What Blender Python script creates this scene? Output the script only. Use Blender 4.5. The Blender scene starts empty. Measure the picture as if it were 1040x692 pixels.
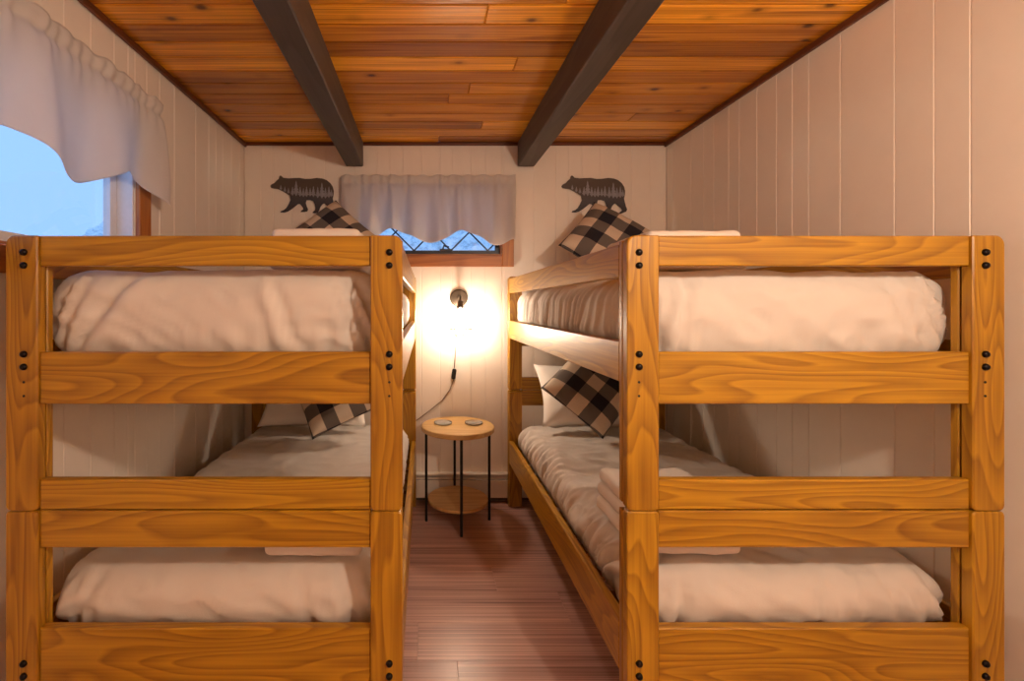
import bpy, bmesh, math, random
from mathutils import Vector, Matrix, noise
random.seed(7)
scene = bpy.context.scene
COL = scene.collection

# ------------------------------------------------------------------ camera, world, exposure
EYE = 1.35
cam_d = bpy.data.cameras.new('camera')
cam = bpy.data.objects.new('camera', cam_d)
COL.objects.link(cam)
cam.location = (0, 0, EYE)
cam.rotation_euler = (math.pi / 2, 0, 0)
cam_d.sensor_width = 36.0
cam_d.lens = 36.0 * 462 / 1040
cam_d.shift_x = (520 - 432) / 1040
cam_d.shift_y = (310 - 346) / 1040
cam_d.clip_start = 0.02
scene.camera = cam

vs = scene.view_settings
vs.view_transform = 'Standard'
vs.look = 'None'
vs.exposure = 1.4
vs.gamma = 1.0
vs.use_curve_mapping = False
scene.cycles.use_denoising = True
scene.cycles.max_bounces = 10
scene.cycles.diffuse_bounces = 6
scene.cycles.sample_clamp_indirect = 8.0
scene.cycles.caustics_reflective = False
scene.cycles.caustics_refractive = False

SKY = 0.66
BULB = 108.0          # small wall lamp between the beds
PENDANT = 290.0       # bare bulb hanging beside the camera
WARM = (1.0, 0.79, 0.585)
world = bpy.data.worlds.new('winter_sky')
scene.world = world
world.use_nodes = True
bg = world.node_tree.nodes['Background']
bg.inputs[0].default_value = (0.25, 0.43, 0.78, 1)
bg.inputs[1].default_value = SKY

# room numbers
XL, XR, YB, YF, ZC = -1.2545, 1.670, 3.15, -1.30, 2.475
W1 = dict(y0=0.86, y1=1.965, z0=1.53, z1=2.15)     # window in the left wall
W2 = dict(x0=-0.49, x1=0.53, z0=1.695, z1=2.14)    # window in the back wall

def portal(name, loc, rot, sx, sy):
    l = bpy.data.lights.new(name, 'AREA'); l.shape = 'RECTANGLE'; l.size = sx; l.size_y = sy
    l.cycles.is_portal = True
    o = bpy.data.objects.new(name, l); COL.objects.link(o); o.location = loc; o.rotation_euler = rot
portal('window_daylight', (XL - 0.12, (W1['y0'] + W1['y1']) / 2, 1.84), (0, -math.pi / 2, 0), 0.62, 1.1)
portal('window_daylight', (0.02, YB + 0.12, 1.92), (-math.pi / 2, 0, 0), 1.02, 0.45)

# ------------------------------------------------------------------ node helpers
class N:
    def __init__(s, name):
        s.m = bpy.data.materials.new(name); s.m.use_nodes = True
        s.t = s.m.node_tree
        s.b = s.t.nodes['Principled BSDF']; s.out = s.t.nodes['Material Output']
    def n(s, typ, ins=None, **kw):
        nd = s.t.nodes.new(typ)
        for k, v in kw.items(): setattr(nd, k, v)
        for k, v in (ins or {}).items():
            if isinstance(v, bpy.types.NodeSocket): s.t.links.new(v, nd.inputs[k])
            else: nd.inputs[k].default_value = v
        return nd
    def math(s, op, a, b=0.0, c=0.0):
        return s.n('ShaderNodeMath', {0: a, 1: b, 2: c}, operation=op).outputs[0]
    def ramp(s, fac, stops, interp='LINEAR'):
        nd = s.n('ShaderNodeValToRGB', {0: fac}); r = nd.color_ramp; r.interpolation = interp
        while len(r.elements) < len(stops): r.elements.new(0.5)
        for e, (p, c) in zip(r.elements, stops):
            e.position = p; e.color = c if len(c) == 4 else (*c, 1)
        return nd.outputs[0]
    def mix(s, fac, a, b, blend='MIX'):
        nd = s.n('ShaderNodeMix', data_type='RGBA', blend_type=blend)
        for i, v in ((0, fac), (6, a), (7, b)):
            if isinstance(v, bpy.types.NodeSocket): s.t.links.new(v, nd.inputs[i])
            else: nd.inputs[i].default_value = v if i == 0 else (*v, 1) if len(v) == 3 else v
        return nd.outputs[2]
    def set(s, **kw):
        names = dict(color='Base Color', rough='Roughness', metal='Metallic', normal='Normal', spec='Specular IOR Level', coat='Coat Weight', coat_rough='Coat Roughness', emis='Emission Color', emis_s='Emission Strength', sheen='Sheen Weight', trans='Transmission Weight', ior='IOR')
        for k, v in kw.items():
            i = s.b.inputs[names[k]]
            if isinstance(v, bpy.types.NodeSocket): s.t.links.new(v, i)
            else: i.default_value = (*v, 1) if isinstance(v, tuple) and len(v) == 3 else v
        return s
    def bump(s, h, strength=0.2, dist=0.002):
        return s.n('ShaderNodeBump', {'Height': h, 'Strength': strength, 'Distance': dist}).outputs[0]

def obj_coords(g, scale, rnd=30.0):
    tc = g.n('ShaderNodeTexCoord').outputs['Object']
    oi = g.n('ShaderNodeObjectInfo').outputs['Random']
    off = g.math('MULTIPLY', oi, rnd)
    cx = g.n('ShaderNodeCombineXYZ', {0: off, 1: off, 2: off}).outputs[0]
    m = g.n('ShaderNodeMapping', {'Vector': tc, 'Scale': scale}).outputs[0]
    return g.n('ShaderNodeVectorMath', {0: m, 1: cx}, operation='ADD').outputs[0], oi, tc

def wood(name, dark, light, rough=0.4, rings=7.0, scale=(0.9, 7, 7), var=0.25, knots=0.0, streak=0.35, coat=0.0, kd=(0.05, 0.015, 0.004)):
    g = N(name)
    v, oi, tc = obj_coords(g, scale)
    nz = g.n('ShaderNodeTexNoise', {'Vector': v, 'Scale': 1.0, 'Detail': 1.0, 'Roughness': 0.4}).outputs[0]
    r = g.math('FRACT', g.math('MULTIPLY', nz, rings))
    r = g.ramp(r, [(0, (0.0,) * 3), (0.55, (0.55,) * 3), (0.86, (1, 1, 1)), (1.0, (0.0,) * 3)])
    v2 = g.n('ShaderNodeVectorMath', {0: v, 1: (2.0, 16, 16)}, operation='MULTIPLY').outputs[0]
    fine = g.n('ShaderNodeTexNoise', {'Vector': v2, 'Scale': 1.0, 'Detail': 3.0}).outputs[0]
    fine = g.ramp(fine, [(0.30, (0, 0, 0)), (0.70, (1, 1, 1))])
    f = g.math('ADD', g.math('MULTIPLY', r, 1 - streak), g.math('MULTIPLY', fine, streak))
    c = g.mix(f, light, dark)
    if knots:
        kv = g.n('ShaderNodeVectorMath', {0: v, 1: (5.5 / scale[0], 9.0 / scale[1], 9.0 / scale[2])}, operation='MULTIPLY').outputs[0]
        vn = g.n('ShaderNodeTexVoronoi', {'Vector': kv, 'Scale': 1.0})
        vo, vc = vn.outputs[0], g.n('ShaderNodeSeparateColor', {0: vn.outputs[1]}).outputs[0]
        k = g.math('MULTIPLY', g.ramp(vo, [(0.07, (1, 1, 1)), (0.07 + knots, (0.25,) * 3), (0.22 + knots, (0, 0, 0))]), g.math('GREATER_THAN', vc, 0.45))
        c = g.mix(g.math('MULTIPLY', k, 0.85), c, kd)
    val = g.math('MULTIPLY_ADD', oi, 2 * var, 1 - var)
    hs = g.n('ShaderNodeHueSaturation', {'Color': c, 'Value': val, 'Hue': g.math('MULTIPLY_ADD', oi, 0.015 if var > 0.2 else 0.006, 0.493)}).outputs[0]
    return g.set(color=hs, rough=rough, coat=coat, coat_rough=0.2, normal=g.bump(f, 0.12, 0.0015)).m

def plain(name, color, rough=0.5, metal=0.0, spec=0.5, nstr=0.06, nscale=60.0, bump=0.05):
    g = N(name)
    tc = g.n('ShaderNodeTexCoord').outputs['Object']
    nz = g.n('ShaderNodeTexNoise', {'Vector': tc, 'Scale': nscale, 'Detail': 3.0}).outputs[0]
    c = g.mix(nz, tuple(x * (1 - nstr) for x in color), tuple(min(1, x * (1 + nstr)) for x in color))
    return g.set(color=c, rough=rough, metal=metal, spec=spec, normal=g.bump(nz, bump, 0.001)).m

def fabric(name, color, rough=0.9, weave=900.0, trans=0.0):
    g = N(name)
    tc = g.n('ShaderNodeTexCoord').outputs['Object']
    nz = g.n('ShaderNodeTexNoise', {'Vector': tc, 'Scale': 9.0, 'Detail': 4.0}).outputs[0]
    w = g.n('ShaderNodeTexNoise', {'Vector': tc, 'Scale': weave / 3, 'Detail': 1.0}).outputs[0]
    c = g.mix(nz, tuple(x * 0.95 for x in color), color)
    nb = g.bump(g.math('ADD', w, g.math('MULTIPLY', nz, 4.0)), 0.15, 0.002)
    g.set(color=c, rough=rough, spec=0.2, normal=nb, sheen=0.1)
    if trans:
        t = g.n('ShaderNodeBsdfTranslucent', {'Color': c})
        mx = g.n('ShaderNodeMixShader', {0: trans, 1: g.b.outputs[0], 2: t.outputs[0]})
        g.t.links.new(mx.outputs[0], g.out.inputs[0])
    return g.m

M = {}
M['bed'] = wood('golden_pine', (0.23, 0.098, 0.004), (0.51, 0.275, 0.013), rough=0.34, rings=16, scale=(1.3, 8, 8), var=0.08, streak=0.4)
M['ceil'] = wood('varnished_cedar', (0.27, 0.070, 0.004), (0.94, 0.39, 0.025), rough=0.22, rings=2.5, scale=(0.8, 13, 13), var=0.45, knots=0.09, streak=0.65)
M['trimwood'] = wood('window_pine', (0.30, 0.09, 0.015), (0.50, 0.19, 0.035), rough=0.4, rings=6, var=0.08)
M['crown'] = wood('dark_trim_wood', (0.08, 0.02, 0.006), (0.16, 0.045, 0.012), rough=0.4, rings=6, var=0.1)
M['beam'] = wood('dark_stained_beam', (0.050, 0.036, 0.026), (0.090, 0.066, 0.050), rough=0.55, rings=6, scale=(0.8, 8, 8), var=0.1)
M['floor'] = wood('laminate_floor', (0.16, 0.080, 0.070), (0.80, 0.50, 0.42), rough=0.30, rings=2.2, scale=(0.45, 16, 16), var=0.08, streak=0.8)
M['table'] = wood('table_oak', (0.46, 0.27, 0.09), (0.62, 0.41, 0.16), rough=0.45, rings=6, scale=(1.2, 9, 9), var=0.03)
M['wall'] = plain('painted_panel', (0.85, 0.775, 0.70), rough=0.42, nstr=0.03, nscale=14, bump=0.04)
M['drywall'] = plain('wall_core', (0.62, 0.53, 0.46), rough=0.7)
M['sheet'] = fabric('white_cotton', (0.67, 0.62, 0.58))
M['pillow'] = fabric('pillow_cotton', (0.86, 0.81, 0.76))
M['blanket'] = fabric('blanket_cotton', (0.75, 0.68, 0.62), weave=500)
M['curtain'] = fabric('curtain_cotton', (0.84, 0.80, 0.78), trans=0.45)
M['black'] = plain('black_metal', (0.012, 0.011, 0.012), rough=0.4, metal=0.3)
M['bolt'] = plain('dark_bolt', (0.015, 0.012, 0.012), rough=0.35, metal=0.8)
M['bronze'] = plain('aged_bronze', (0.10, 0.075, 0.055), rough=0.4, metal=0.8)
M['wire'] = plain('cage_wire', (0.07, 0.06, 0.05), rough=0.35, metal=0.8)
M['heater'] = plain('heater_enamel', (0.74, 0.66, 0.58), rough=0.35, nstr=0.02)
M['dark'] = plain('dark_slot', (0.02, 0.015, 0.012), rough=0.7)
M['sash'] = plain('dark_window_metal', (0.03, 0.032, 0.04), rough=0.4, metal=0.4)
M['vinyl'] = plain('white_vinyl', (0.75, 0.73, 0.75), rough=0.4)
M['cord'] = plain('clear_brown_cord', (0.20, 0.13, 0.08), rough=0.5)
M['brass'] = plain('curtain_rod_metal', (0.55, 0.5, 0.45), rough=0.4, metal=0.6)
M['print'] = plain('pale_tree_print', (0.26, 0.26, 0.30), rough=0.5, nstr=0.45, nscale=40)

g = N('window_glass')
gl = g.n('ShaderNodeBsdfGlossy', {'Roughness': 0.02})
tr = g.n('ShaderNodeBsdfTransparent', {'Color': (0.95, 0.98, 1, 1)})
mx = g.n('ShaderNodeMixShader', {0: 0.05, 1: tr.outputs[0], 2: gl.outputs[0]})
g.t.links.new(mx.outputs[0], g.out.inputs[0]); M['glass'] = g.m
g = N('clear_glass')
gl = g.n('ShaderNodeBsdfGlossy', {'Roughness': 0.08}); tr = g.n('ShaderNodeBsdfTransparent', {'Color': (0.93, 0.95, 0.95, 1)})
df = g.n('ShaderNodeBsdfDiffuse', {'Color': (0.85, 0.85, 0.85, 1)})
fr = g.n('ShaderNodeFresnel', {'IOR': 1.5})
m1 = g.n('ShaderNodeMixShader', {0: 0.4, 1: tr.outputs[0], 2: df.outputs[0]})
mx = g.n('ShaderNodeMixShader', {0: fr.outputs[0], 1: m1.outputs[0], 2: gl.outputs[0]})
g.t.links.new(mx.outputs[0], g.out.inputs[0]); M['clear'] = g.m

for key, power in (('bulb', BULB), ('pendant_bulb', PENDANT)):
    g = N('glowing_' + key)
    nz = g.n('ShaderNodeTexNoise', {'Scale': 8.0}).outputs[0]
    g.set(color=(1, 0.9, 0.75), emis=g.mix(nz, WARM, WARM), emis_s=power); M[key] = g.m

# buffalo check of the cushions
g = N('buffalo_check')
tc = g.n('ShaderNodeTexCoord').outputs['Object']
sp = g.n('ShaderNodeSeparateXYZ', {0: tc})
def stripe(o): return g.math('GREATER_THAN', g.math('FRACT', g.math('ADD', g.math('MULTIPLY', o, 1 / 0.162), 10.25)), 0.5)
s = g.math('MULTIPLY', g.math('ADD', stripe(sp.outputs[0]), stripe(sp.outputs[1])), 0.5)
c = g.ramp(s, [(0, (0.72, 0.60, 0.48)), (0.3, (0.155, 0.135, 0.125)), (0.7, (0.012, 0.013, 0.025))], 'CONSTANT')
wv = g.n('ShaderNodeTexNoise', {'Vector': tc, 'Scale': 300.0}).outputs[0]
g.set(color=g.mix(g.math('MULTIPLY', wv, 0.3), c, (0.1, 0.09, 0.09)), rough=0.95, spec=0.15, normal=g.bump(wv, 0.3, 0.002)); M['plaid'] = g.m

# printed bear plate: grey-brown above, near black at the paws
g = N('bear_print')
tc = g.n('ShaderNodeTexCoord').outputs['Object']
z = g.n('ShaderNodeSeparateXYZ', {0: tc}).outputs[2]
nz = g.n('ShaderNodeTexNoise', {'Vector': tc, 'Scale': 18.0}).outputs[0]
f = g.math('ADD', g.math('MULTIPLY', z, 4.0), g.math('MULTIPLY_ADD', nz, 0.3, -0.05))
g.set(color=g.ramp(f, [(0.1, (0.030, 0.022, 0.026)), (0.45, (0.065, 0.060, 0.075)), (0.8, (0.085, 0.062, 0.052))]), rough=0.45); M['bear'] = g.m

# frosted hillside outside
g = N('frosted_slope')
tc = g.n('ShaderNodeTexCoord').outputs['Object']
nz = g.n('ShaderNodeTexNoise', {'Vector': tc, 'Scale': 7.0, 'Detail': 8.0, 'Roughness': 0.75}).outputs[0]
g.set(color=g.ramp(nz, [(0.36, (0.35, 0.45, 0.50)), (0.5, (0.75, 0.85, 0.88)), (0.60, (0.93, 0.95, 0.95))]), rough=0.9); M['slope'] = g.m

# ------------------------------------------------------------------ mesh helpers
def mesh(name, verts, faces, mat, smooth=False):
    me = bpy.data.meshes.new(name); me.from_pydata([tuple(v) for v in verts], [], faces); me.update()
    if mat: me.materials.append(M[mat])
    if smooth: me.polygons.foreach_set('use_smooth', [True] * len(me.polygons))
    return me
def link(name, me, parent=None, loc=(0, 0, 0), mat3=None):
    o = bpy.data.objects.new(name, me); COL.objects.link(o)
    m = Matrix.Translation(loc)
    if mat3 is not None: m = m @ mat3.to_4x4()
    o.matrix_basis = m
    if parent is not None: o.parent = parent
    return o
def tag(o, label=None, cat=None, group=None, kind=None):
    for k, v in (('label', label), ('category', cat), ('group', group), ('kind', kind)):
        if v: o[k] = v
    return o
def empty(name, loc, label, cat, group=None):
    o = bpy.data.objects.new(name, None); COL.objects.link(o); o.location = loc; o.empty_display_size = 0.1
    return tag(o, label, cat, group)
def basis(x, z):
    x = Vector(x).normalized(); z = Vector(z).normalized(); y = z.cross(x)
    return Matrix((x, y, z)).transposed()
B_X = basis((1, 0, 0), (0, -1, 0))      # board along X, face to the camera
B_Z = basis((0, 0, 1), (0, -1, 0))      # board standing, face to the camera
B_YL = basis((0, 1, 0), (-1, 0, 0))     # board along Y, face to the left
B_YR = basis((0, 1, 0), (1, 0, 0))
B_YU = basis((0, 1, 0), (0, 0, 1))
B_XU = basis((1, 0, 0), (0, 0, 1))

class MB:
    def __init__(s): s.v = []; s.f = []
    def add(s, v, f):
        k = len(s.v); s.v += [Vector(p) for p in v]; s.f += [tuple(i + k for i in q) for q in f]; return s
    def box(s, a, b):
        (x0, y0, z0), (x1, y1, z1) = a, b
        return s.add([(x0, y0, z0), (x1, y0, z0), (x1, y1, z0), (x0, y1, z0), (x0, y0, z1), (x1, y0, z1), (x1, y1, z1), (x0, y1, z1)],
                     [(0, 3, 2, 1), (4, 5, 6, 7), (0, 1, 5, 4), (1, 2, 6, 5), (2, 3, 7, 6), (3, 0, 4, 7)])
    def tube(s, pts, r, n=8, closed=False):
        pts = [Vector(p) for p in pts]; m = len(pts); rings = []
        prev = None
        for i, p in enumerate(pts):
            a = pts[(i - 1) % m] if (closed or i > 0) else p
            b = pts[(i + 1) % m] if (closed or i < m - 1) else p
            t = (b - a).normalized()
            if prev is None:
                u = t.orthogonal().normalized()
            else:
                u = (prev - t * prev.dot(t)).normalized()
            prev = u; w = t.cross(u)
            rings.append([p + (u * math.cos(2 * math.pi * j / n) + w * math.sin(2 * math.pi * j / n)) * r for j in range(n)])
        f = []
        for i in range(m if closed else m - 1):
            for j in range(n):
                i2 = (i + 1) % m
                f.append((i * n + j, i * n + (j + 1) % n, i2 * n + (j + 1) % n, i2 * n + j))
        if not closed:
            f.append(tuple(range(n - 1, -1, -1))); f.append(tuple((m - 1) * n + j for j in range(n)))
        return s.add([q for r_ in rings for q in r_], f)
    def lathe(s, prof, n=24, axis='Z', c=(0, 0, 0)):
        v = []; f = []
        for (r, h) in prof:
            for j in range(n):
                a = 2 * math.pi * j / n
                p = (r * math.cos(a), r * math.sin(a), h) if axis == 'Z' else (r * math.cos(a), -h, r * math.sin(a))
                v.append((p[0] + c[0], p[1] + c[1], p[2] + c[2]))
        for i in range(len(prof) - 1):
            for j in range(n):
                f.append((i * n + j, i * n + (j + 1) % n, (i + 1) * n + (j + 1) % n, (i + 1) * n + j))
        f.append(tuple(range(n - 1, -1, -1))); f.append(tuple((len(prof) - 1) * n + j for j in range(n)))
        return s.add(v, f)
    def me(s, name, mat, smooth=False): return mesh(name, s.v, s.f, mat, smooth)

def smooth_angle(o, deg=40):
    me = o.data if hasattr(o, 'data') else o
    me.polygons.foreach_set('use_smooth', [True] * len(me.polygons))
    me.set_sharp_from_angle(angle=math.radians(deg))
    return o

_boards = {}
def slab(L, W, T, mat, ch=0.003, rad=(0, 0, 0, 0), front_only=False):
    """board, length on local X, width on Y, thickness on Z; rad = corner radii (+x+y, -x+y, -x-y, +x-y)"""
    key = (round(L, 4), round(W, 4), round(T, 4), mat, ch, rad, front_only)
    if key in _boards: return _boards[key]
    hx, hy = L / 2, W / 2
    out = []
    for (sx, sy, a0), r in zip(((1, 1, 0), (-1, 1, 90), (-1, -1, 180), (1, -1, 270)), rad):
        if r <= 0: out.append((sx * hx, sy * hy))
        else:
            for k in range(6):
                a = math.radians(a0 + 90 * k / 5)
                out.append((sx * (hx - r) + r * math.cos(a), sy * (hy - r) + r * math.sin(a)))
    n = len(out); v = []; f = []
    kx, ky = (hx - ch) / hx, (hy - ch) / hy
    lev = [(1, -T / 2), (1, T / 2 - ch), (0, T / 2)] if front_only else [(0, -T / 2), (1, -T / 2 + ch), (1, T / 2 - ch), (0, T / 2)]
    for full, z in lev:
        for x, y in out: v.append((x, y, z) if full else (x * kx, y * ky, z))
    for i in range(len(lev) - 1):
        for j in range(n):
            f.append((i * n + j, i * n + (j + 1) % n, (i + 1) * n + (j + 1) % n, (i + 1) * n + j))
    f.append(tuple(range(n - 1, -1, -1))); f.append(tuple((len(lev) - 1) * n + j for j in range(n)))
    me = mesh('board', v, f, mat)
    if any(rad): smooth_angle(me, 30)
    _boards[key] = me
    return me

# ------------------------------------------------------------------ the room
def struct(name, me, label):
    return tag(link(name, me), label, None, None, 'structure')

floor = struct('floor', MB().box((XL - 0.1, YF - 0.1, -0.12), (XR + 0.1, YB + 0.1, -0.014)).me('floor', 'drywall'), 'brown laminate plank floor running between the two bunk beds')
row_w = 0.2108
y0 = 1.7233 - 15 * row_w
k = 0
joints = {15: -0.03, 16: 0.62, 17: 0.34, 18: -0.35, 14: 0.12, 13: 0.45}
while y0 < YB:
    ya, yb = max(y0, YF), min(y0 + row_w, YB)
    j = joints.get(k, random.uniform(-1.2, 1.2)) - 2.6
    while j < XR:
        xa, xb = max(j, XL), min(j + 1.3, XR)
        if xb - xa > 0.02 and yb - ya > 0.02:
            link('plank', slab(xb - xa - 0.0006, yb - ya - 0.0006, 0.012, 'floor', 0.0008, front_only=True), floor, ((xa + xb) / 2, (ya + yb) / 2, -0.006), B_XU)
        j += 1.3
    y0 += row_w; k += 1

ceiling = struct('ceiling', MB().box((XL - 0.1, YF - 0.1, ZC + 0.014), (XR + 0.1, YB + 0.1, ZC + 0.1)).me('ceiling', 'crown'), 'orange varnished cedar board ceiling with knots between the dark beams')
rw = 0.1205; k = 0
y1 = YB
B_C = basis((1, 0, 0), (0, 0, -1))
rc = random.Random(11)
while y1 > YF + 0.02:
    ya = max(y1 - rw, YF)
    cuts = [XL] + sorted(c for c in ([rc.uniform(XL + 0.25, XR - 0.25)] if k % 3 != 1 else [])) + [XR]
    for xa, xb in zip(cuts, cuts[1:]):
        link('plank', slab(xb - xa - 0.0015, y1 - ya - 0.006, 0.014, 'ceil', 0.004, front_only=True), ceiling, ((xa + xb) / 2, (ya + y1) / 2, ZC + 0.007), B_C)
    y1 -= rw; k += 1

PAT = [0.129, 0.085, 0.129, 0.099, 0.126, 0.211, 0.151, 0.089, 0.093, 0.127]
def panel_wall(name, label, a0, a1, anchor, place, holes, core):
    root = struct(name, core, label)
    cuts = [anchor]; i = 0
    while cuts[-1] < a1: cuts.append(cuts[-1] + PAT[i % 10]); i += 1
    i = -1
    while cuts[0] > a0: cuts.insert(0, cuts[0] - PAT[i % 10]); i -= 1
    for c0, c1 in zip(cuts, cuts[1:]):
        c0, c1 = max(c0, a0), min(c1, a1)
        if c1 - c0 < 0.01: continue
        edges = sorted({c0, c1} | {h for hh in holes for h in hh[:2] if c0 < h < c1})
        for d0, d1 in zip(edges, edges[1:]):
            spans = [(0, ZC)]
            for h0, h1, z0, z1 in holes:
                if d0 < h1 - 1e-6 and d1 > h0 + 1e-6: spans = [(0, z0), (z1, ZC)]
            for za, zb in spans:
                p, b = place((d0 + d1) / 2, (za + zb) / 2)
                link('plank', slab(zb - za, d1 - d0, 0.012, 'wall', 0.003, front_only=True), root, p, b)
    return root

def core_with_hole(axis, a0, a1, t0, t1, h):
    m = MB()
    def bx(p0, p1, z0, z1):
        if axis == 'X': m.box((p0, t0, z0), (p1, t1, z1))
        else: m.box((t0, p0, z0), (t1, p1, z1))
    if h is None: bx(a0, a1, 0, ZC)
    else:
        bx(a0, h[0], 0, ZC); bx(h[1], a1, 0, ZC); bx(h[0], h[1], 0, h[2]); bx(h[0], h[1], h[3], ZC)
    return m.me('wall_core', 'drywall')
h1 = (W1['y0'], W1['y1'], W1['z0'], W1['z1']); h2 = (W2['x0'], W2['x1'], W2['z0'], W2['z1'])
panel_wall('wall_left', 'cream painted grooved panelling with the large window on the left', YF, YB, 1.705,
           lambda a, z: ((XL - 0.006, a, z), basis((0, 0, 1), (1, 0, 0))), [h1], core_with_hole('Y', YF - 0.012, YB + 0.012, XL - 0.11, XL - 0.012, h1))
panel_wall('wall_right', 'cream painted grooved panelling behind the right bunk bed', YF, YB, 1.279 - 0.099 - 0.129,
           lambda a, z: ((XR + 0.006, a, z), basis((0, 0, 1), (-1, 0, 0))), [], core_with_hole('Y', YF - 0.012, YB + 0.012, XR + 0.012, XR + 0.11, None))
panel_wall('wall_back', 'cream painted grooved panelling with the bears and the small window', XL, XR, -0.028,
           lambda a, z: ((a, YB + 0.006, z), basis((0, 0, 1), (0, -1, 0))), [h2], core_with_hole('X', XL - 0.11, XR + 0.11, YB + 0.012, YB + 0.11, h2))
panel_wall('wall_front', 'cream painted grooved panelling facing the beds', XL, XR, 0.0,
           lambda a, z: ((a, YF - 0.006, z), basis((0, 0, 1), (0, 1, 0))), [], core_with_hole('X', XL - 0.11, XR + 0.11, YF - 0.11, YF - 0.012, None))

def trim(name, me, loc, b, label):
    return tag(link(name, me, None, loc, b), label, None, None, 'structure')
trim('trim_1', slab(YB - YF, 0.030, 0.018, 'crown', 0.004), (XL + 0.0095, (YB + YF) / 2, ZC - 0.0155), B_YR, 'dark brown ceiling trim strip along the left wall')
trim('trim_2', slab(YB - YF, 0.030, 0.018, 'crown', 0.004), (XR - 0.0095, (YB + YF) / 2, ZC - 0.0155), B_YL, 'dark brown ceiling trim strip along the right wall')
trim('trim_3', slab(XR - XL - 0.04, 0.022, 0.016, 'crown', 0.003), ((XL + XR) / 2, YB - 0.0085, ZC - 0.0115), B_X, 'dark brown ceiling trim strip along the back wall')
trim('baseboard_left', slab(YB - YF - 0.12, 0.09, 0.014, 'heater', 0.003), (XL + 0.0075, (YB + YF) / 2 - 0.05, 0.046), B_YR, 'cream baseboard along the left wall')
trim('baseboard_right', slab(YB - YF - 0.12, 0.09, 0.014, 'heater', 0.003), (XR - 0.0075, (YB + YF) / 2 - 0.05, 0.046), B_YL, 'cream baseboard along the right wall')

# dark beams under the ceiling
for x0, x1, lab in ((-0.545, -0.428, 'dark brown wooden ceiling beam above the left bunk bed'), (0.635, 0.752, 'dark brown wooden ceiling beam above the right bunk bed')):
    o = link('ceiling_beam', slab(YB - YF - 0.03, x1 - x0, 0.170, 'beam', 0.006), None, ((x0 + x1) / 2, (YB + YF) / 2 - 0.006, ZC - 0.0865), B_YU)
    tag(o, lab, 'beam', 'ceiling beams')

# ------------------------------------------------------------------ windows
def window_root(name, loc, label):
    o = bpy.data.objects.new(name, None); COL.objects.link(o); o.location = loc
    return tag(o, label, None, None, 'structure')
def loc_in(root, p): return tuple(Vector(p) - root.location)

w = window_root('window_1', (XL, (W1['y0'] + W1['y1']) / 2, W1['z0']), 'wood framed window in the left wall below the large valance')
y0, y1, z0, z1 = W1['y0'], W1['y1'], W1['z0'], W1['z1']
cw = 0.085
for L, W_, p, b in ((z1 - z0 + 2 * cw, cw, (XL + 0.0105, y1 + cw / 2, (z0 + z1) / 2), basis((0, 0, 1), (1, 0, 0))),
                    (z1 - z0 + 2 * cw, cw, (XL + 0.0105, y0 - cw / 2, (z0 + z1) / 2), basis((0, 0, 1), (1, 0, 0))),
                    (y1 - y0, cw, (XL + 0.0105, (y0 + y1) / 2, z1 + cw / 2), B_YR), (y1 - y0, cw, (XL + 0.0105, (y0 + y1) / 2, z0 - cw / 2), B_YR)):
    link('casing', slab(L, W_, 0.02, 'trimwood', 0.003), w, loc_in(w, p), b)
for za in (z0 + 0.006, z1 - 0.006):
    link('jamb', slab(y1 - y0, 0.10, 0.012, 'trimwood', 0.002), w, loc_in(w, (XL - 0.052, (y0 + y1) / 2, za)), B_YU)
for ya in (y0 + 0.006, y1 - 0.006):
    link('jamb', slab(z1 - z0 - 0.026, 0.10, 0.012, 'vinyl', 0.002), w, loc_in(w, (XL - 0.052, ya, (z0 + z1) / 2)), basis((0, 0, 1), (0, 1, 0)))
m = MB(); t = 0.04; xa, xb = XL - 0.10, XL - 0.07; a0, a1, b0, b1 = y0 + 0.013, y1 - 0.013, z0 + 0.013, z1 - 0.013
m.box((xa, a0, b0), (xb, a0 + t, b1)); m.box((xa, a1 - t, b0), (xb, a1, b1)); m.box((xa, a0 + t, b0), (xb, a1 - t, b0 + t)); m.box((xa, a0 + t, b1 - t), (xb, a1 - t, b1))
for q in m.v: q -= w.location
link('sash', m.me('sash', 'vinyl'), w)
m = MB().box((XL - 0.088, a0 + t - 0.005, b0 + t - 0.005), (XL - 0.083, a1 - t + 0.005, b1 - t + 0.005))
for q in m.v: q -= w.location
link('pane', m.me('pane', 'glass'), w)

w = window_root('window_2', ((W2['x0'] + W2['x1']) / 2, YB, W2['z0']), 'small high window with dark diamond lattice in the back wall')
x0, x1, z0, z1 = W2['x0'], W2['x1'], W2['z0'], W2['z1']; cw = 0.08
for L, W_, p, b in ((z1 - z0 + 2 * cw, cw, (x1 + cw / 2, YB - 0.0105, (z0 + z1) / 2), B_Z), (z1 - z0 + 2 * cw, cw, (x0 - cw / 2, YB - 0.0105, (z0 + z1) / 2), B_Z),
                    (x1 - x0, cw, ((x0 + x1) / 2, YB - 0.0105, z0 - cw / 2), B_X), (x1 - x0, cw, ((x0 + x1) / 2, YB - 0.0105, z1 + cw / 2), B_X)):
    link('casing', slab(L, W_, 0.02, 'trimwood', 0.003), w, loc_in(w, p), b)
for za in (z0 + 0.005, z1 - 0.005):
    link('jamb', slab(x1 - x0, 0.10, 0.010, 'trimwood', 0.002), w, loc_in(w, ((x0 + x1) / 2, YB + 0.052, za)), B_XU)
for xa in (x0 + 0.005, x1 - 0.005):
    link('jamb', slab(z1 - z0 - 0.022, 0.10, 0.010, 'trimwood', 0.002), w, loc_in(w, (xa, YB + 0.052, (z0 + z1) / 2)), basis((0, 0, 1), (1, 0, 0)))
m = MB(); t = 0.028; ya, yb = YB + 0.045, YB + 0.075; a0, a1, b0, b1 = x0 + 0.011, x1 - 0.011, z0 + 0.011, z1 - 0.011
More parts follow.
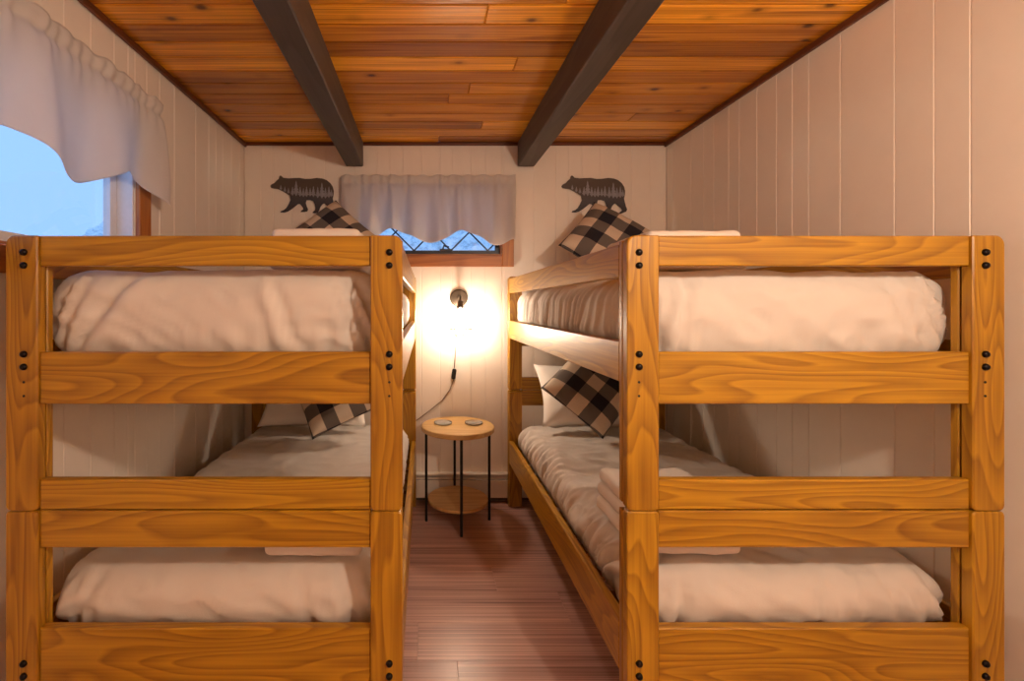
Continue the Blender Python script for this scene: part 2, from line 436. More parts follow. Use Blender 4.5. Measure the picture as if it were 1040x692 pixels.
m.box((a0, ya, b0), (a0 + t, yb, b1)); m.box((a1 - t, ya, b0), (a1, yb, b1)); m.box((a0 + t, ya, b0), (a1 - t, yb, b0 + t)); m.box((a0 + t, ya, b1 - t), (a1 - t, yb, b1))
for q in m.v: q -= w.location
link('sash', m.me('sash', 'sash'), w)
m = MB().box((a0 + t - 0.004, YB + 0.062, b0 + t - 0.004), (a1 - t + 0.004, YB + 0.066, b1 - t + 0.004))
for q in m.v: q -= w.location
link('pane', m.me('pane', 'glass'), w)
# diamond lattice bars clipped to the sash opening
ax0, ax1, bz0, bz1 = a0 + t, a1 - t, b0 + t, b1 - t
for sgn in (1, -1):
    for i in range(-5, 7):
        xs = 0.18 + 0.26 * i
        pts = []
        lo, hi = 0.0, bz1 - bz0
        tx = ((ax0 - xs) * sgn, (ax1 - xs) * sgn)
        lo, hi = max(lo, min(tx)), min(hi, max(tx))
        if hi - lo < 0.02: continue
        pa = Vector((xs + sgn * lo, YB + 0.056, bz0 + lo)); pb = Vector((xs + sgn * hi, YB + 0.056, bz0 + hi))
        link('lattice_bar', slab((pb - pa).length, 0.010, 0.006, 'sash', 0.001), w, loc_in(w, (pa + pb) / 2), basis(pb - pa, (0, -1, 0)))
m = MB().tube([(0.165, YB + 0.03, 1.755), (0.13, YB + 0.03, 1.765), (0.12, YB + 0.03, 1.735)], 0.007, 8).box((0.10, YB + 0.02, 1.725), (0.19, YB + 0.045, 1.742))
for q in m.v: q -= w.location
link('crank_handle', m.me('crank', 'sash'), w)

# frosted slope outside the back window and the ground beyond the left one
def terrain(name, nx, ny, fn, label):
    v = [fn(i / nx, j / ny) for j in range(ny + 1) for i in range(nx + 1)]
    f = [(j * (nx + 1) + i, j * (nx + 1) + i + 1, (j + 1) * (nx + 1) + i + 1, (j + 1) * (nx + 1) + i) for j in range(ny) for i in range(nx)]
    struct(name, mesh(name, v, f, 'slope', True), label)
def slope_pt(u, v):
    x = -5 + 10 * u; y = YB + 1.6 + 3.2 * v
    return (x, y, 0.3 + 3.4 * v + 0.18 * noise.noise(Vector((x * 2.2, y * 2.2, 0))) + 0.10 * noise.noise(Vector((x * 7, y * 7, 3))))
terrain('snowy_slope', 90, 40, slope_pt, 'frosted snowy slope outside the small lattice window')

# ------------------------------------------------------------------ curtains
def valance(label, p_of, width, zt, hem, folds, group, rod_pts, seed):
    """p_of(a, depth, z) -> world; a along the wall 0..width"""
    base = Vector(p_of(width / 2, 0.05, zt))
    root = empty('window_valance', base, label, 'curtain', group)
    nu, nv = int(width * 170), 46
    v = []
    zr = zt - 0.055
    for j in range(nv + 1):
        for i in range(nu + 1):
            a = width * i / nu; tt = j / nv
            zb = hem(a)
            z = zt + 0.006 * math.sin(a * 61 + seed) * (1 - tt) * (1 if j < 6 else 0) - (zt - zb) * tt
            d = abs(z - zr)
            pinch = math.exp(-(d / 0.018) ** 2)
            below = max(0, (zr - z) / (zr - zb + 1e-6))
            nzv = noise.noise(Vector((a * 3.1 + seed, z * 0.6, 0)))
            amp = 0.006 + 0.024 * min(1, below * 1.4)
            ph = a * folds * 2 * math.pi + 2.5 * nzv
            fold = math.sin(ph) * amp + 0.004 * math.sin(2.3 * ph + 1.0) * (1 - below)
            gath = 0.004 * math.sin(a * 120 + 3 * noise.noise(Vector((a * 9, seed, 1)))) * math.exp(-(d / 0.06) ** 2)
            dep = 0.052 + (fold * (1 - 0.6 * pinch) + gath) + 0.012 * (1 - pinch) + 0.010 * below
            v.append(Vector(p_of(a, dep, z)) - base)
    f = [(j * (nu + 1) + i, j * (nu + 1) + i + 1, (j + 1) * (nu + 1) + i + 1, (j + 1) * (nu + 1) + i) for j in range(nv) for i in range(nu)]
    o = link('fabric', mesh('valance', v, f, 'curtain', True), root)
    md = o.modifiers.new('thickness', 'SOLIDIFY'); md.thickness = 0.0016; md.offset = 0
    m = MB().tube([Vector(q) - base for q in rod_pts], 0.007, 10)
    r = link('curtain_rod', m.me('rod', 'brass', True), root)

def hem_interp(pts):
    def fn(a):
        for (a0, z0), (a1, z1) in zip(pts, pts[1:]):
            if a <= a1:
                t = (a - a0) / (a1 - a0); t = t * t * (3 - 2 * t)
                return z0 + (z1 - z0) * t
        return pts[-1][1]
    return fn
ya0, ya1 = 0.775, 2.065
hp = [(0, 1.80), (0.07, 1.79), (0.19, 1.87), (0.31, 1.78), (0.535, 1.865), (0.78, 1.772), (1.06, 1.885), (1.29, 1.80)]
valance('large white valance over the window on the left wall', lambda a, d, z: (XL + d, ya0 + a, z), ya1 - ya0, 2.265, hem_interp(hp), 3.4, 'white valances',
        [(XL + 0.004, ya0 + 0.02, 2.21), (XL + 0.030, ya0 + 0.012, 2.21), (XL + 0.030, ya1 - 0.012, 2.21), (XL + 0.004, ya1 - 0.02, 2.21)], 1.7)
xa0, xa1 = -0.575, 0.615
def X_(px, Y=3.08): return (px - 432) * Y / 462 - xa0
hp = [(0, 1.80), (X_(372), 1.775), (X_(395), 1.865), (X_(440), 1.772), (X_(470), 1.855), (X_(507), 1.755), (X_(523), 1.80)]
valance('small gathered white valance above the lattice window', lambda a, d, z: (xa0 + a, YB - d, z), xa1 - xa0, 2.232, hem_interp(hp), 6.5, 'white valances',
        [(xa0 + 0.02, YB - 0.004, 2.177), (xa0 + 0.012, YB - 0.030, 2.177), (xa1 - 0.012, YB - 0.030, 2.177), (xa1 - 0.02, YB - 0.004, 2.177)], 5.2)

# ------------------------------------------------------------------ bunk beds
YFRONT, YREAR = 1.25, 3.075
TOP, JOINT = 1.542, 0.782
bolt_me = smooth_angle(MB().lathe([(0.0095, 0), (0.0095, 0.003), (0.008, 0.0065), (0.004, 0.009)], 12, 'Y').me('bolt', 'bolt'))
hole_me = MB().lathe([(0.0035, 0), (0.0035, 0.0012)], 8, 'Y').me('peg_hole', 'dark')
def bunk_bed(x0, x1, label):
    c = Vector(((x0 + x1) / 2, (YFRONT + YREAR) / 2, 0))
    root = empty('bunk_bed', c, label, 'bunk bed', 'pine bunk beds')
    PW, PT = 0.088, 0.030
    def put(name, me, p, b=None, parent=root, off=c): return link(name, me, parent, tuple(Vector(p) - off), b)
    for end in (0, 1):                     # 0 = foot end near the camera, 1 = head end by the wall
        s = 1 if end == 0 else -1
        yo = YFRONT if end == 0 else YREAR
        bz = B_Z if end == 0 else basis((0, 0, 1), (0, 1, 0))
        bx = B_X if end == 0 else basis((1, 0, 0), (0, 1, 0))
        for sx in (-1, 1):
            px = x0 + PW / 2 if sx < 0 else x1 - PW / 2
            for nm, za, zb in (('upper_post', JOINT + 0.001, TOP), ('lower_post', 0.0, JOINT - 0.001)):
                # local x = up ; local y = normal x up
                R = 0.024
                rad = (R, 0.012, 0.012, R) if nm == 'upper_post' else (0.010, 0.004, 0.004, 0.010)
                if nm == 'upper_post':
                    outer_is_pos_y = (bz.col[1].x * sx) > 0
                    rad = (R, 0.014, 0.014, 0.004) if outer_is_pos_y else (0.004, 0.014, 0.014, R)
                o = put(nm, slab(zb - za, PW, PT, 'bed', 0.003, rad), (px, yo + s * PT / 2, (za + zb) / 2), bz)
                lo = Vector((px, yo + s * PT / 2, (za + zb) / 2))
                inv = bz.inverted()
                wl = PW - 0.003
                cx = px
                put('backing_strip', slab(zb - za - 0.02, wl, 0.022, 'bed', 0.003), inv @ (Vector((cx, yo + s * (PT + 0.006 + 0.011), (za + zb) / 2)) - lo), None, o, Vector((0, 0, 0)))
                if end == 0:
                    zs = (1.495, 1.459, 1.215, 1.180) if nm == 'upper_post' else (0.365, 0.330)
                    for zz in zs:
                        put('bolt', bolt_me, inv @ (Vector((px + (0.008 if x0 < 0 else -0.012) * 1.0, yo, zz)) - lo), inv, o, Vector((0, 0, 0)))
                    if nm == 'upper_post':
                        for zz in (1.138, 1.100):
                            put('peg_hole', hole_me, inv @ (Vector((px + (0.008 if x0 < 0 else -0.012), yo, zz)) - lo), inv, o, Vector((0, 0, 0)))
        xa, xb = x0 + PW, x1 - PW
        for za, zb in ((1.459, TOP), (1.076, 1.220), (0.784, 0.866), (0.678, 0.780), (0.305, 0.455)):
            put('end_rail', slab(xb - xa - 0.001, zb - za, 0.028, 'bed', 0.003), ((xa + xb) / 2, yo + s * 0.022, (za + zb) / 2), bx)
    ya, yb = YFRONT + 0.059, YREAR - 0.059
    for sx in (-1, 1):
        xx = x0 + 0.016 if sx < 0 else x1 - 0.016
        for za, zb in ((1.430, 1.525), (1.130, 1.246), (0.300, 0.448)):
            put('side_rail', slab(yb - ya, zb - za, 0.028, 'bed', 0.003), (xx, (ya + yb) / 2, (za + zb) / 2), B_YL if sx < 0 else B_YR)
        for zt in (1.150, 0.338):
            put('slat_cleat', slab(yb - ya - 0.02, 0.022, 0.020, 'bed', 0.002), (xx - sx * 0.025, (ya + yb) / 2, zt - 0.012), B_YU)
    for zt in (1.148, 0.338):
        for k in range(11):
            put('slat', slab(x1 - x0 - 0.064, 0.07, 0.018, 'bed', 0.002), ((x0 + x1) / 2, ya + 0.09 + k * (yb - ya - 0.18) / 10, zt + 0.008), B_XU)
    return root
LX0, LX1 = -1.155, -0.063
RX0, RX1 = 0.555, 1.594
bunk_bed(LX0, LX1, 'pine bunk bed under the large window on the left')
bunk_bed(RX0, RX1, 'pine bunk bed along the right wall')

# ------------------------------------------------------------------ soft things
def soft_box(size, r, cnt, disp):
    """rounded box centred on its base, displaced along its normals"""
    sx, sy, sz = size; nx, ny, nz = cnt
    verts = []; index = {}; faces = []
    def pt(x, y, z):
        k = (round(x, 5), round(y, 5), round(z, 5))
        if k in index: return index[k]
        p = Vector((x, y, z))
        rx, ry, rz = r if isinstance(r, tuple) else (r, r, r)
        rz = min(rz, sz / 2 - 1e-4)
        q = Vector((max(-sx / 2 + rx, min(sx / 2 - rx, x)), max(-sy / 2 + ry, min(sy / 2 - ry, y)), max(rz, min(sz - rz, z))))
        d = p - q
        d = Vector((d.x / rx, d.y / ry, d.z / rz))
        nn = d.normalized() if d.length > 1e-6 else Vector((0, 0, 1))
        pos = q + Vector((nn.x * rx, nn.y * ry, nn.z * rz))
        pos = pos + nn * disp(pos, nn)
        index[k] = len(verts); verts.append(pos); return index[k]
    def span(n, L, off=0.0): return [off + L * i / n for i in range(n + 1)]
    X, Y, Z = span(nx, sx, -sx / 2), span(ny, sy, -sy / 2), span(nz, sz)
    def grid(A, B, fn, flip):
        for a0, a1 in zip(A, A[1:]):
            for b0, b1 in zip(B, B[1:]):
                q = [pt(*fn(a0, b0)), pt(*fn(a1, b0)), pt(*fn(a1, b1)), pt(*fn(a0, b1))]
                faces.append(tuple(q[::-1] if flip else q))
    grid(X, Y, lambda a, b: (a, b, sz), False); grid(X, Y, lambda a, b: (a, b, 0), True)
    grid(X, Z, lambda a, b: (a, -sy / 2, b), False); grid(X, Z, lambda a, b: (a, sy / 2, b), True)
    grid(Y, Z, lambda a, b: (sx / 2, a, b), False); grid(Y, Z, lambda a, b: (-sx / 2, a, b), True)
    return verts, faces

def nz3(x, y, z): return noise.noise(Vector((x, y, z)))
def ridge(x, y, z): return 1 - 2 * abs(noise.noise(Vector((x, y, z))))
def sheet_disp(seed, side_amp, front_amp, top_amp, sz, wall, folds):
    def fn(p, n):
        d = 0.0
        zz = p.z / sz
        if abs(n.x) > 0.05:                                   # gathers along the long sides
            q = p.y * 24 + 3.2 * nz3(p.y * 4, p.z * 3, seed) + p.z * 7
            d += abs(n.x) ** 1.5 * side_amp * (0.22 if n.x * wall > 0 else 1) * (ridge(q * 0.9, p.z * 2.4, seed + 3) - 0.85) * (0.45 + 0.75 * max(0.0, nz3(p.y * 2.2, 1, seed) + 0.55))
        if n.y < -0.05:                                       # foot end: gathers at the hem, soft folds
            hem = max(0, 1 - zz * 2.2)
            e = 0.0
            e += (ridge(p.x * 17, p.z * 2.5, seed + 9) - 0.8) * hem * 1.1
            corner = math.exp(-((abs(p.x) - 0.43) / 0.08) ** 2)
            e += 1.5 * corner * (ridge(p.x * 20 + p.z * 9 * (1 if p.x > 0 else -1), p.z * 2.0, seed + 5) - 0.8)
            e += 0.5 * nz3(p.x * 5, p.z * 7, seed + 11)
            e += 0.8 * (ridge((p.x * 0.9 + p.z * 1.3) * 5, p.z * 1.6, seed + 21) - 0.7) * (0.5 + max(0, nz3(p.x * 3, 5, seed)))
            e += 0.30 * ridge(p.x * 13 + p.z * 6, p.z * 15, seed + 31)
            for xb, xt, wd, dep in folds:
                xf = xb + (xt - xb) * zz + 0.012 * nz3(p.z * 9, xb * 5, seed)
                e += dep * math.exp(-((p.x - xf) / wd) ** 2) * (1 - zz ** 6)
            d += abs(n.y) ** 1.3 * front_amp * e
        if n.z > 0.05:
            e = 0.6 * nz3(p.x * 2.6, p.y * 2.2, seed + 17) - 0.3
            e += 0.6 * (ridge(p.x * 4.2 + p.y * 2, p.y * 5, seed + 15) - 0.6) * (0.6 + nz3(p.x * 1.5, p.y * 1.5, seed))
            e += 0.35 * (ridge(p.x * 9 - p.y * 3, p.y * 8 + p.x * 4, seed + 41) - 0.6)
            d += n.z * top_amp * e
            edge = max(0, 1 - (0.5 - abs(p.x)) / 0.28)
            q = p.y * 17 + 2.5 * nz3(p.y * 3, p.x * 3, seed)
            d += n.z * side_amp * 0.6 * edge * (ridge(q, p.x * 3, seed + 3) - 0.8)
        return d
    return fn

def mattress(x0, x1, zb, zt, label, seed, side_amp, front_amp, top_amp, r, wall, folds):
    ya, yb = YFRONT + 0.066, YREAR - 0.066
    cx, cy = (x0 + x1) / 2, (ya + yb) / 2
    root = empty('mattress', (cx, cy, zb), label, 'mattress', 'made-up bunk mattresses')
    sx, sy, sz = x1 - x0, yb - ya, zt - zb
    v, f = soft_box((sx, sy, sz - 0.012), r, (64, 210, 26), sheet_disp(seed, side_amp, front_amp, top_amp, sz, wall, folds))
    o = link('cotton_cover', mesh('cover', v, f, 'sheet', True), root, (0, 0, 0.012))
    v, f = soft_box((sx - 0.10, sy - 0.10, 0.08), 0.03, (8, 16, 4), lambda p, n: 0)
    link('mattress_base', mesh('mattress_base', v, f, 'pillow', True), root, (0, 0, 0.0))
    return root
UB, LB = 1.168, 0.358
mattress(LX0 + 0.042, LX1 - 0.042, UB, 1.455, 'white covered mattress on the upper bunk on the left', 2.0, 0.012, 0.024, 0.010, (0.12, 0.045, 0.10), -1, [(-0.45, -0.22, 0.018, -1.0), (-0.40, -0.17, 0.03, 0.5), (0.22, 0.12, 0.02, 0.6), (0.26, 0.15, 0.014, -0.6), (0.38, 0.40, 0.015, -0.7)])
mattress(LX0 + 0.042, LX1 - 0.042, LB, 0.580, 'white covered mattress on the lower bunk on the left', 12.0, 0.015, 0.023, 0.014, (0.09, 0.10, 0.11), -1, [(-0.41, -0.43, 0.014, -0.8), (-0.36, -0.37, 0.014, -0.5), (0.30, 0.22, 0.016, -0.6), (0.40, 0.36, 0.015, -0.7)])
mattress(RX0 + 0.042, RX1 - 0.042, UB, 1.455, 'white covered mattress on the upper bunk on the right', 23.0, 0.018, 0.024, 0.010, (0.12, 0.045, 0.10), 1, [(-0.39, -0.44, 0.012, -1.2), (-0.36, -0.33, 0.016, 0.7), (-0.345, -0.31, 0.012, -0.9), (0.41, 0.24, 0.016, -0.6), (0.44, 0.31, 0.014, -0.5)])
mattress(RX0 + 0.042, RX1 - 0.042, LB, 0.580, 'rumpled white covered mattress on the lower bunk on the right', 34.0, 0.024, 0.023, 0.028, (0.09, 0.10, 0.11), 1, [(-0.41, -0.43, 0.012, -0.9), (-0.34, -0.31, 0.014, -0.9), (0.05, 0.12, 0.016, -0.5), (0.36, 0.26, 0.016, -0.6)])

# folded blankets at the foot of every bunk
def folded_blanket(x0, x1, y0, y1, z, h, label, seed, layers=3):
    root = empty('folded_blanket', ((x0 + x1) / 2, (y0 + y1) / 2, z), label, 'blanket', 'folded blankets')
    t = h / layers
    for k in range(layers):
        sx = (x1 - x0) * (1 - 0.02 * k); sy = (y1 - y0) * (1 - 0.02 * k)
        v, f = soft_box((sx, sy, t + 0.004), min(0.022, t / 2), (28, 28, 6),
                        lambda p, n: 0.007 * nz3(p.x * 7, p.y * 7, seed + k * 3) + 0.003 * nz3(p.x * 21, p.y * 21, seed))
        link('fold', mesh('fold', v, f, 'blanket', True), root, (0.004 * math.sin(seed + k), 0.004 * k, k * t))
folded_blanket(-0.495, -0.195, 1.372, 1.69, 0.585, 0.12, 'small folded blanket at the foot of the lower bunk on the left', 1.0, 2)
folded_blanket(0.640, 0.965, 1.372, 1.71, 0.590, 0.15, 'rumpled folded blanket at the foot of the lower bunk on the right', 5.0)
folded_blanket(-0.50, -0.20, 1.44, 1.78, 1.460, 0.135, 'folded blanket on the upper bunk on the left', 9.0)
folded_blanket(0.70, 1.01, 1.42, 1.78, 1.460, 0.125, 'folded blanket on the upper bunk on the right', 14.0)

# pillows
def pillow_mesh(w, h, T, seed, n=30, pinch=0.09):
    v = []; f = []
    for side in (1, -1):
        k = len(v)
        for j in range(n + 1):
            for i in range(n + 1):
                u, q = -1 + 2 * i / n, -1 + 2 * j / n
                x = w / 2 * u * (1 - pinch * (1 - q * q) * abs(u) ** 2)
                y = h / 2 * q * (1 - pinch * (1 - u * u) * abs(q) ** 2)
                b = ((1 - u ** 4) * (1 - q ** 4))
                z = T / 2 * max(0, b) ** 0.62 + (0.010 * nz3(x * 7, y * 7, seed + side) + 0.006 * nz3(x * 16, y * 16, seed)) * min(1, b * 2)
                v.append((x, y, side * z))
        for j in range(n):
            for i in range(n):
                a = k + j * (n + 1) + i
                q = (a, a + 1, a + n + 2, a + n + 1)
                f.append(q if side == 1 else q[::-1])
    me = mesh('pillow', v, f, None, True)
    bm = bmesh.new(); bm.from_mesh(me); bmesh.ops.remove_doubles(bm, verts=bm.verts, dist=1e-5); bm.to_mesh(me); bm.free()
    return me
def pillow(name, label, cat, me, mat, c, lean, rot, group, yaw=0.0):
    me.materials.clear(); me.materials.append(M[mat])
    up = Vector((0, math.sin(lean), math.cos(lean))); rt = Vector((1, 0, 0))
    rz = Matrix.Rotation(yaw, 3, 'Z'); up = rz @ up; rt = rz @ rt
    e1 = rt * math.cos(rot) + up * math.sin(rot); nrm = rt.cross(up)
    return tag(link(name, me, None, c, basis(e1, nrm)), label, cat, group)
R = math.radians
for c, lab, seed, ln in (((-0.69, 2.855, 1.552), 'white pillow at the head of the upper bunk on the left', 1, 84), ((-0.69, 2.875, 0.785), 'white pillow propped at the head of the lower bunk on the left', 2, 34),
                     ((1.085, 2.855, 1.535), 'white pillow at the head of the upper bunk on the right', 3, 84), ((1.04, 2.875, 0.785), 'white pillow propped at the head of the lower bunk on the right', 4, 34)):
    pillow('white_pillow', lab, 'pillow', pillow_mesh(0.66, 0.34 if ln > 80 else 0.42, 0.14, seed * 7.1), 'pillow', c, R(ln), R(0), 'white bed pillows')
for c, ln, rot, lab, seed in (((-0.551, 2.66, 1.725), 27, 45, 'checked black and cream cushion on the upper bunk on the left', 1),
                          ((-0.535, 2.69, 0.842), 33, 27, 'checked black and cream cushion on the lower bunk on the left', 2),
                          ((1.075, 2.66, 1.725), 30, 51, 'checked black and cream cushion on the upper bunk on the right', 3),
                          ((0.985, 2.69, 0.860), 33, 45, 'checked black and cream cushion on the lower bunk on the right', 4)):
    pillow('checked_cushion', lab, 'cushion', pillow_mesh(0.43, 0.43, 0.15, seed * 3.7, pinch=0.05), 'plaid', c, R(ln), R(rot), 'checked cushions')

# ------------------------------------------------------------------ round side table
TX, TY, TZ = 0.2035, 2.85, 0.598
t = empty('side_table', (TX, TY, 0), 'round oak side table with black legs below the wall lamp', 'side table')
prof = [(0.200, TZ - 0.030), (0.223, TZ - 0.030), (0.227, TZ - 0.026), (0.227, TZ - 0.004), (0.223, TZ), (0.05, TZ)]
link('table_top', smooth_angle(MB().lathe(prof, 56).me('table_top', 'table')), t)
prof = [(0.17, 0.125), (0.186, 0.125), (0.188, 0.128), (0.188, 0.141), (0.186, 0.144), (0.05, 0.144)]
link('lower_shelf', smooth_angle(MB().lathe(prof, 48).me('lower_shelf', 'table')), t)
for a in (-88, 2, 92, 182):
    x, y = 0.198 * math.cos(R(a)), 0.198 * math.sin(R(a))
    m = MB().tube([(x, y, 0.0), (x, y, TZ - 0.031)], 0.0085, 12)
    m.box((min(x, x * 0.90) - 0.004, min(y, y * 0.90) - 0.004, 0.117), (max(x, x * 0.90) + 0.004, max(y, y * 0.90) + 0.004, 0.1245))
    link('leg', smooth_angle(m.me('leg', 'black')), t)
prof = [(0.02, 0.0), (0.046, 0.0), (0.055, 0.004), (0.057, 0.012), (0.0545, 0.012), (0.052, 0.006), (0.044, 0.004), (0.01, 0.004)]
dish = smooth_angle(MB().lathe(prof, 32).me('glass_dish', 'clear'), 50)
for px, lab in ((450, 'clear round glass dish on the table nearer the left bunk bed'), (481, 'clear round glass dish on the table nearer the right bunk bed')):
    tag(link('glass_dish', dish, None, ((px - 432) * 2.88 / 462, 2.88, TZ + 0.0005)), lab, 'dish', 'glass dishes')

# ------------------------------------------------------------------ baseboard heater
hroot = empty('baseboard_heater', ((XL + XR) / 2, YB - 0.03, 0), 'long cream baseboard heater along the back wall behind the table', 'heater')
c = hroot.location.copy()
def hp_(name, a, b, mat):
    m = MB().box(a, b)
    for q in m.v: q -= c
    link(name, m.me(name, mat), hroot)
xa, xb = XL + 0.022, XR - 0.022
hp_('back_plate', (xa, YB - 0.010, 0.012), (xb, YB - 0.001, 0.195), 'heater')
hp_('top_lip', (xa, YB - 0.052, 0.186), (xb, YB - 0.010, 0.195), 'heater')
hp_('front_cover', (xa, YB - 0.060, 0.040), (xb, YB - 0.054, 0.160), 'heater')
hp_('damper', (xa, YB - 0.053, 0.164), (xb, YB - 0.049, 0.178), 'heater')
hp_('heating_fins', (xa + 0.05, YB - 0.050, 0.020), (xb - 0.05, YB - 0.012, 0.150), 'dark')
for e in (xa, xb - 0.012): hp_('end_cap', (e, YB - 0.058, 0.001), (e + 0.012, YB - 0.0105, 0.185), 'heater')

# ------------------------------------------------------------------ caged wall lamps
def sconce(loc, rz, label):
    """local frame: wall plane y = 0, lamp hangs at -y"""
    root = empty('wall_lamp', loc, label, 'wall lamp')
    root.rotation_euler = (0, 0, rz)
    link('wall_plate', smooth_angle(MB().lathe([(0.062, 0.001), (0.062, 0.010), (0.055, 0.018), (0.02, 0.022)], 32, 'Y').me('wall_plate', 'bronze')), root)
    link('arm', MB().tube([(0, -0.018, 0), (0, -0.09, 0.016), (0, -0.132, 0.006), (0, -0.145, -0.03)], 0.008, 10).me('arm', 'bronze', True), root)
    link('socket', smooth_angle(MB().lathe([(0.010, -0.018), (0.021, -0.024), (0.023, -0.062), (0.019, -0.068)], 20, c=(0, -0.145, 0)).me('socket', 'bronze')), root)
    cage = MB()
    prof = [(0.026, -0.060), (0.040, -0.10), (0.062, -0.160), (0.078, -0.205), (0.060, -0.238), (0.030, -0.250)]
    for k in range(8):
        a = math.pi * 2 * k / 8 + 0.2
        cage.tube([(r * math.cos(a), -0.145 + r * math.sin(a), z) for r, z in prof], 0.0027, 6)
    for r, z in ((0.026, -0.060), (0.078, -0.205), (0.030, -0.250)):
        cage.tube([(r * math.cos(2 * math.pi * j / 28), -0.145 + r * math.sin(2 * math.pi * j / 28), z) for j in range(28)], 0.0030, 6, True)
    link('wire_cage', cage.me('wire_cage', 'wire', True), root)
    bp = [(0.006, -0.226), (0.018, -0.223), (0.026, -0.213), (0.0295, -0.198), (0.028, -0.182), (0.021, -0.160), (0.0145, -0.130), (0.0125, -0.070)]
    link('bulb', MB().lathe(bp, 24, c=(0, -0.145, 0)).me('bulb', 'bulb', True), root)
    return root
LXY = ((466 - 432) * YB / 462, YB - 0.001, 1.398)
lamp = sconce(LXY, 0, 'lit caged wall lamp between the two bunk beds')
lo = Vector(LXY)
def wp(px, py, d=0.005): return Vector(((px - 432) * (YB - d) / 462, YB - d, EYE - (py - 310) * (YB - d) / 462)) - lo
m = MB().tube([wp(465, 312), wp(464, 330, 0.004), wp(463, 350, 0.004), wp(461.5, 374, 0.008)], 0.0028, 6)
m.tube([wp(460.5, 386, 0.008), wp(457, 396, 0.006), wp(449, 407, 0.004), wp(438, 416, 0.004), wp(426, 425, 0.004), wp(410, 436, 0.004), wp(395, 450, 0.004)], 0.0028, 6)
link('cord', m.me('cord', 'cord', True), lamp)
p = wp(461, 380, 0.009)
link('cord_switch', slab(0.075, 0.030, 0.016, 'black', 0.004, (0.013,) * 4), lamp, tuple(p), basis((0.12, 0, 1), (0, -1, 0)))
# bare bulb pendant on the camera's side of the room
PX, PY, PZ = 0.86, -0.02, 1.90
root = empty('pendant_lamp', (PX, PY, ZC), 'bare bulb pendant lamp hanging in front of the right bunk bed', 'pendant lamp')
link('ceiling_rose', smooth_angle(MB().lathe([(0.05, -0.001), (0.05, -0.012), (0.035, -0.024), (0.008, -0.028)][::-1], 28).me('ceiling_rose', 'bronze')), root)
link('cord', MB().tube([(0, 0, -0.026), (0, 0, PZ - ZC + 0.115)], 0.003, 8).me('cord', 'black'), root)
link('socket', smooth_angle(MB().lathe([(0.019, PZ - ZC + 0.050), (0.022, PZ - ZC + 0.056), (0.022, PZ - ZC + 0.105), (0.008, PZ - ZC + 0.118)], 20).me('socket', 'bronze')), root)
bp = [(0.008, -0.047), (0.026, -0.040), (0.041, -0.022), (0.047, 0.0), (0.041, 0.022), (0.026, 0.040), (0.015, 0.052)]
link('bulb', MB().lathe([(r, h + PZ - ZC) for r, h in bp], 28).me('bulb', 'pendant_bulb', True), root)

# ------------------------------------------------------------------ bear wall art
BO = [(275, 137), (284, 125), (305, 115), (318, 100), (335, 86), (339, 68), (348, 62), (358, 70), (366, 79), (400, 83), (440, 81), (480, 80), (520, 87), (560, 86), (600, 80), (640, 84), (670, 95), (695, 115), (712, 140), (720, 170),
      (718, 200), (712, 225), (718, 250), (726, 280), (734, 300), (727, 316), (708, 323), (690, 332), (673, 329), (685, 318), (699, 307), (692, 290), (672, 276), (652, 258), (640, 264), (626, 282), (618, 305), (608, 322), (590, 327), (570, 324), (576, 315), (588, 307),
      (591, 290), (586, 265), (575, 240), (550, 234), (528, 236), (524, 255), (530, 278), (540, 300), (533, 314), (510, 318), (488, 318), (494, 308), (507, 300), (502, 285), (484, 262), (470, 262), (448, 280), (422, 300), (398, 315), (372, 322), (345, 320), (352, 311), (372, 304), (390, 288), (405, 262), (418, 235), (412, 205), (390, 190), (360, 172), (330, 158), (300, 154), (282, 150)]
S_ = YB / 462 / 6.917
pts = [((x - 505) * S_, (332 - y) * S_) for x, y in BO]
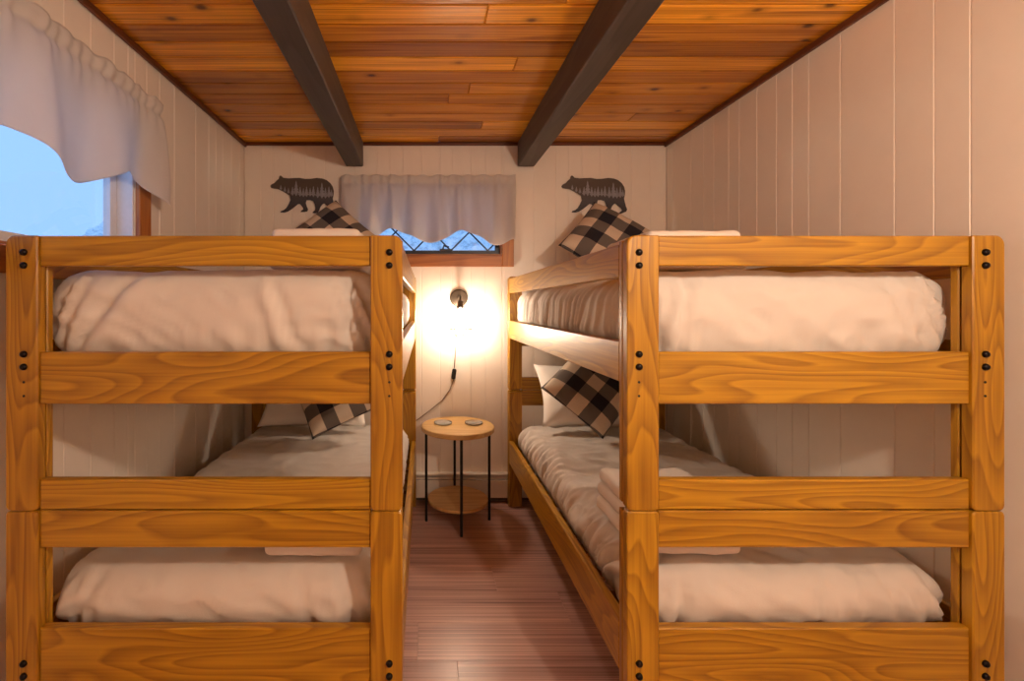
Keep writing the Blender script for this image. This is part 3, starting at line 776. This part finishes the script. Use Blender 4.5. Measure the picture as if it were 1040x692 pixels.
def bear_mesh():
    bm = bmesh.new()
    fr = [bm.verts.new((x, 0, z)) for x, z in pts]
    face = bm.faces.new(fr)
    ex = bmesh.ops.extrude_face_region(bm, geom=[face])
    bmesh.ops.translate(bm, verts=[e for e in ex['geom'] if isinstance(e, bmesh.types.BMVert)], vec=(0, 0.005, 0))
    bmesh.ops.triangulate(bm, faces=[f for f in bm.faces if len(f.verts) > 4])
    bmesh.ops.recalc_face_normals(bm, faces=bm.faces)
    me = bpy.data.meshes.new('bear_plate'); bm.to_mesh(me); bm.free(); me.materials.append(M['bear']); return me
bear_me = bear_mesh()
trees = MB()
for x, y0, y1 in ((350, 128, 165), (378, 140, 180), (403, 148, 190), (432, 140, 205), (457, 98, 208), (485, 140, 212), (508, 150, 215), (530, 138, 214), (555, 148, 210), (578, 136, 215), (608, 140, 222), (637, 112, 225), (662, 145, 225), (686, 138, 222), (704, 160, 215)):
    h = (y1 - y0); wd = h * 0.17 + 4
    out = [(x, y0)] ; nseg = 4
    rgt = []; lft = []
    for k in range(nseg):
        f0 = (k + 1) / nseg; yy = y0 + h * 0.8 * f0
        rgt += [(x + wd * f0, yy), (x + wd * f0 * 0.55, yy)]; lft += [(x - wd * f0, yy), (x - wd * f0 * 0.55, yy)]
    poly = [(x, y0)] + rgt + [(x, y1)] + lft[::-1]
    P3 = [((a - 505) * S_, 0, (332 - b) * S_) for a, b in poly]
    n = len(P3)
    trees.add([(q[0], -0.0008, q[2]) for q in P3] + [(q[0], 0.0002, q[2]) for q in P3], [tuple(range(n))] + [(i, n + i, n + (i + 1) % n, (i + 1) % n) for i in range(n)])
tree_me = trees.me('tree_print', 'print')
for px, lab in ((308.3, 'dark bear wall plate above the left bunk bed'), (603, 'dark bear wall plate above the right bunk bed')):
    o = empty('bear_plate', ((px - 432) * YB / 462, YB - 0.014, EYE + (310 - 217.8) * YB / 462), lab, 'wall art', 'bear wall plates')
    link('bear_silhouette', bear_me, o); link('tree_print', tree_me, o)
    m = MB()
    for x in (-0.12, 0.12): m.lathe([(0.006, -0.0125), (0.006, -0.0045)], 10, 'Y', (x, 0, 0.17))
    link('standoff', m.me('standoff', 'black'), o)
